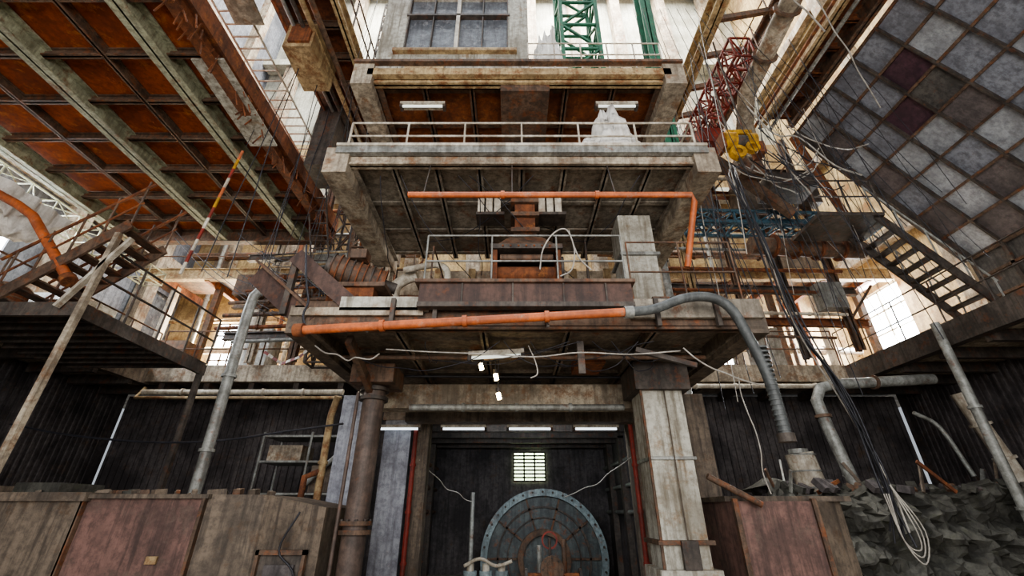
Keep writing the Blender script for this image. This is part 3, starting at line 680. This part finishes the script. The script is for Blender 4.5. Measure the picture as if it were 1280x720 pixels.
o=M('rusty_duct'); o.flpipe([(5.9,9,7.45),(8.6,9,7.3)],.22,steelb,rust,n=20,step=.6); o.cyl((8.6,9,7.3),(8.7,9,7.3),.18,conc); 
for x in (6.4,8.1): o.tube([(x,9,7.4),(x,9,7.8)],.02,steel,6)
o.done()
o=M('right_steelwork')
for (x,y) in ((4.6,9.8),(6.0,10.2),(7.4,10.4),(8.3,9.8)):
    o.ibeam((x,y,5.0),(x,y,11.8),.16,.16,(beige,steelb,conc,steel)[RR.randrange(4)])
for z in (5.8,6.7,8.9,9.8,10.7): o.ibeam((3.6,9.8,z),(9.0,10.1,z+RR.uniform(-.05,.05)),.14,.2,(steelb,steel,rust,steelb)[RR.randrange(4)])
for k in range(10):
    x=3.8+k*.5; z=RR.choice((5.8,8.9,9.8)); o.beam((x,9.7,z),(x+.8,9.7,z+.9),.05,.05,steelb)
o.box(4.9,5.6,9.5,9.9,8.9,9.6,steelb); o.box(6.3,7.2,9.5,10,9.0,9.9,boxc); o.box(7.6,8.2,9.5,9.8,6.0,6.7,greyp); o.box(4.0,4.6,9.5,9.8,5.2,6.0,rust); o.box(8.0,8.6,9.5,9.8,9.2,10.2,steel)
for k in range(9): o.flpipe([(3.5,9.5,5.3+.6*k),(8.6-RR.uniform(0,1),9.6,5.25+.6*k)],RR.uniform(.02,.05),(rust,whitep,greyp,steelb,beige)[RR.randrange(5)],step=1.1)
o.done()
o=M('chain_hoist')
o.cyl((4.65,7,8.85),(4.9,7,8.85),.22,yellow,24); o.cyl((4.9,7,8.85),(5.15,7,8.85),.16,steel,20); o.cyl((5.15,7,8.85),(5.35,7,8.85),.2,yellow,24)
o.box(4.75,5.3,6.88,7.12,9.0,9.12,yellow); ring(o,Vector((4.85,6.9,8.45)),.08,.17,-.07,.07,yellow,24); ring(o,Vector((5.2,6.9,8.6)),.08,.15,-.05,.05,yellow,24)
o.beam((4.85,7,9.1),(4.85,7,12.4),.03,.03,steel); o.beam((5.2,7,9.1),(5.2,7,12.4),.03,.03,steel)
o.tube([(4.85,6.9,8.3),(4.88,6.9,8.05),(5.0,6.9,7.95),(5.08,6.9,8.08)],.035,steel,8,True); o.box(5.35,5.5,6.9,7.2,8.5,8.8,rust); o.box(4.58,4.65,6.85,7.15,8.6,9.0,rust)
o.done()
o=M('jib_bracket'); o.beam((4.4,8,10),(6.6,8.2,7.8),.15,.25,steelb); o.box(6.2,7.3,8.0,8.7,8.5,8.9,steel); o.beam((7.6,8.5,10.6),(8.2,8.6,8.0),.12,.16,rust); o.box(5.4,6.0,7.8,8.4,8.7,9.2,steelb); o.done()

# ---------------------------------------------------------------- cables
o=M('cable_bundle')
base=[(4.0,6,7.0),(4.15,6,5.6),(4.3,6,4.2),(4.6,6,3.1),(4.72,6,1.9),(4.72,6,1.3)]
for k in range(7):
    r=.008+.007*R.random(); e=[Vector(p)+Vector((R.uniform(-.09,.09),R.uniform(-.12,.12),R.uniform(-.1,.1))) for p in base]
    if k%2: e=[Vector((4.9+R.uniform(-.2,.2),7,8.2))]+e
    o.tube(e,r,cabb if k<6 else cabw,6,True,5)
for k in range(3):
    a=Vector((4.7,5.9,1.9)); pts=[a+Vector((.0,0,0)),a+Vector((.12+.05*k,0,-.5)),a+Vector((.1,.02,-.7-.07*k)),a+Vector((-.03,.05,-.6)),a+Vector((-.1+.03*k,.02,-.1))]
    o.tube(pts,.008,cabw,6,True)
o.done()
o=M('hanging_cable')
for k in range(46):
    x=R.uniform(3.4,8.2); y=R.uniform(6.5,9); z=R.uniform(10.5,13); x2=x+R.uniform(-1,1.8); z2=R.uniform(3.5,8)
    cable(o,(x,y,z),(x2,y+R.uniform(-.5,.5),z2),R.uniform(-.1,.2),R.uniform(.005,.011),cabb if R.random()<.8 else cabw)
for k in range(14):
    x=R.uniform(4.5,6.5); cable(o,(x,7.2,R.uniform(8.4,10)),(x+R.uniform(1,2.4),7.6,R.uniform(7.6,9.5)),R.uniform(.3,.9),.014,cabw if k%2 else cabb)
o.tube([(5.4,6.9,9.9),(5.8,6.9,9.0),(6.3,6.9,8.9),(6.9,7,8.2),(7.6,7.2,8.1)],.018,cabw,6,True)
cable(o,(5.8,4.8,10.8),(7.6,6.2,9.0),.1,.013,cabw); cable(o,(5.4,5,12),(6.6,5.6,10.6),.1,.018,cabw)
o.done()
o=M('hanging_cable.001')
for k in range(24):
    x=R.uniform(-5.2,-2.8); y=R.uniform(5.5,9.5); cable(o,(x,y,R.uniform(11,15)),(x+R.uniform(-.8,.5),y,R.uniform(4,8)),.05,R.uniform(.005,.01),cabb)
o.done()
o=M('hanging_cable.002')
for k in range(12): cable(o,(3.1+.22*k,6.5,13),(3.3+.5*k,6.8,3+.25*k),.0,.007,cabb)
o.done()
o=M('loose_cable')
cable(o,(-1.5,4.9,3.32),(2.0,4.9,3.3),.06,.009,cabw); cable(o,(-2.4,5,3.4),(-1.6,5,3.3),.1,.01,cabw)
o.tube([(0.2,5,3.4),(.28,5,3.2),(.3,5,3.05),(.22,5,3.0)],.008,cabw,6,True)
cable(o,(3.2,6,3.3),(3.25,6,1.8),.0,.009,cabw); cable(o,(2.0,4.8,3.3),(2.9,4.9,2.9),.1,.01,cabw)
for k in range(10): cable(o,(R.uniform(-2,2),4.85,3.4),(R.uniform(-2,2.4),5.4,3.35),R.uniform(.05,.25),.006,cabb)
o.done()
o=M('loose_cable.001')
o.tube([(.35,4.7,4.3),(.4,4.7,4.6),(.55,4.7,4.85),(.72,4.7,4.9),(.8,4.7,4.6),(.75,4.7,4.3),(.6,4.7,4.2)],.01,cabw,6,True)
o.tube([(.75,4.72,4.9),(.85,4.72,4.5),(1.0,4.72,4.3)],.01,cabw,6,True)
for k in range(8): cable(o,(R.uniform(-2.3,2.3),5.0,6.1),(R.uniform(-2.3,2.3),6.5,R.uniform(4.6,6.1)),R.uniform(.1,.4),.007,cabb)
o.done()
o=M('loose_cable.002')
cable(o,(-9.0,8,3.0),(-2.8,7.4,2.9),.3,.018,cabb)
cable(o,(-2.6,4.6,4.6),(-2.3,4.5,3.4),.05,.014,cabb); cable(o,(-3.2,5.5,4.9),(-2.4,5.5,4.2),.1,.012,cabb)
for k in range(10): cable(o,(R.uniform(-9,-6),9.5,R.uniform(6.5,8.3)),(R.uniform(-5,-2.7),8.5,R.uniform(4.5,6.8)),.3,.009,cabb)
o.done()
o=M('tunnel_cable'); cable(o,(-1.8,9,2.5),(-.9,11,1.8),.1,.01,cabw); cable(o,(2.4,9,2.6),(1.2,11,1.9),.1,.01,cabw); o.done()
o=M('rusty_rod'); o.tube([(2.45,5.9,2.0),(3.05,5.9,1.68)],.04,steelb,8); o.done()
o=M('hanging_bracket'); o.beam((.83,5.0,3.45),(.83,5.0,3.05),.08,.05,steel); o.beam((1.5,5,3.35),(2.2,5,3.15),.05,.06,steel); o.done()
for nm,z,ya,yb,N_ in (('deck_debris',3.88,4.9,7.7,50),('deck_debris',6.48,5.0,7.2,40),('deck_debris',8.58,5.05,5.6,18)):
    o=M(nm)
    for k in range(N_):
        x=R.uniform(-2.3,1.6);y=R.uniform(ya,yb); s_=R.uniform(.04,.15)
        o.beam((x,y,z+s_*.3),(x+s_*R.uniform(-1,1),y+s_*R.uniform(.2,1),z+s_*.35),s_*.8,s_*.6,R.choice([rust,steel,steelb,whitep,boxc]))
    o.done()
for (x,r,m_) in ((-2.9,.09,whitep),(-2.65,.06,rust),(3.15,.07,rust),(3.4,.1,greyp)):
    o=M('riser_pipe'); o.flpipe([(x,8.4,0),(x,8.4,9.5)],r,m_,step=1); o.done()
o=M('elbow_pipe'); o.tube([(-2.25,7.4,3.87),(-2.25,7.3,5.2),(-2.1,7.25,5.5),(-1.8,7.2,5.6)],.11,whitep,14,True); o.done()
for (x,y,z) in ((-1.5,5.1,3.87),(1.85,5.1,3.87)):
    o=M('junction_box'); o.box(x,x+.22,y,y+.2,z,z+.25,steelb); o.box(x+.02,x+.2,y-.02,y,z+.03,z+.22,steel); o.done()

# ---------------------------------------------------------------- lights
def area(name,loc,target,sx,sy,pw,col):
    l=bpy.data.lights.new(name,'AREA'); l.shape='RECTANGLE'; l.size=sx; l.size_y=sy; l.energy=pw; l.color=col
    o=bpy.data.objects.new(name,l); o.location=loc; o.rotation_euler=(Vector(target)-Vector(loc)).to_track_quat('-Z','Y').to_euler(); sc.collection.objects.link(o)
area('skylight_daylight',(0,11,28.5),(0,12,0),18,5,9500,(1,.97,.9))
area('skylight_daylight.001',(0,3,28.5),(0,5,0),14,7,3000,(.92,.96,1))
area('window_daylight',(12.5,13.45,7.35),(6,11,5),1.9,2.1,1400,(.95,.98,1))
area('window_daylight.001',(-10.4,14.6,7.0),(-7,9,5),1.1,1.9,700,(1,.85,.6))
area('window_daylight.002',(-12.3,7.9,8.2),(-5,7,5),2.6,1.6,450,(.85,.92,1))
area('front_fill_light',(0,-5.5,4.5),(0,8,6.5),12,6,980,(1,.965,.92))  # added fill light behind the camera; no doorway is modelled there
area('tunnel_lamp_light',(.4,9.4,3.0),(.7,13,.8),3.0,.3,38,(.85,.93,1))
w=bpy.data.worlds.new('World'); sc.world=w; w.use_nodes=True
w.node_tree.nodes['Background'].inputs[0].default_value=(.85,.92,1,1); w.node_tree.nodes['Background'].inputs[1].default_value=.36
# ---------------------------------------------------------------- camera
cd=bpy.data.cameras.new('camera'); co=bpy.data.objects.new('camera',cd); sc.collection.objects.link(co)
cd.sensor_width=36; cd.lens=540/1280*36; co.location=(0,0,1.6); co.rotation_euler=(math.radians(90)+math.atan(280/540),0,0); cd.clip_end=200
sc.camera=co
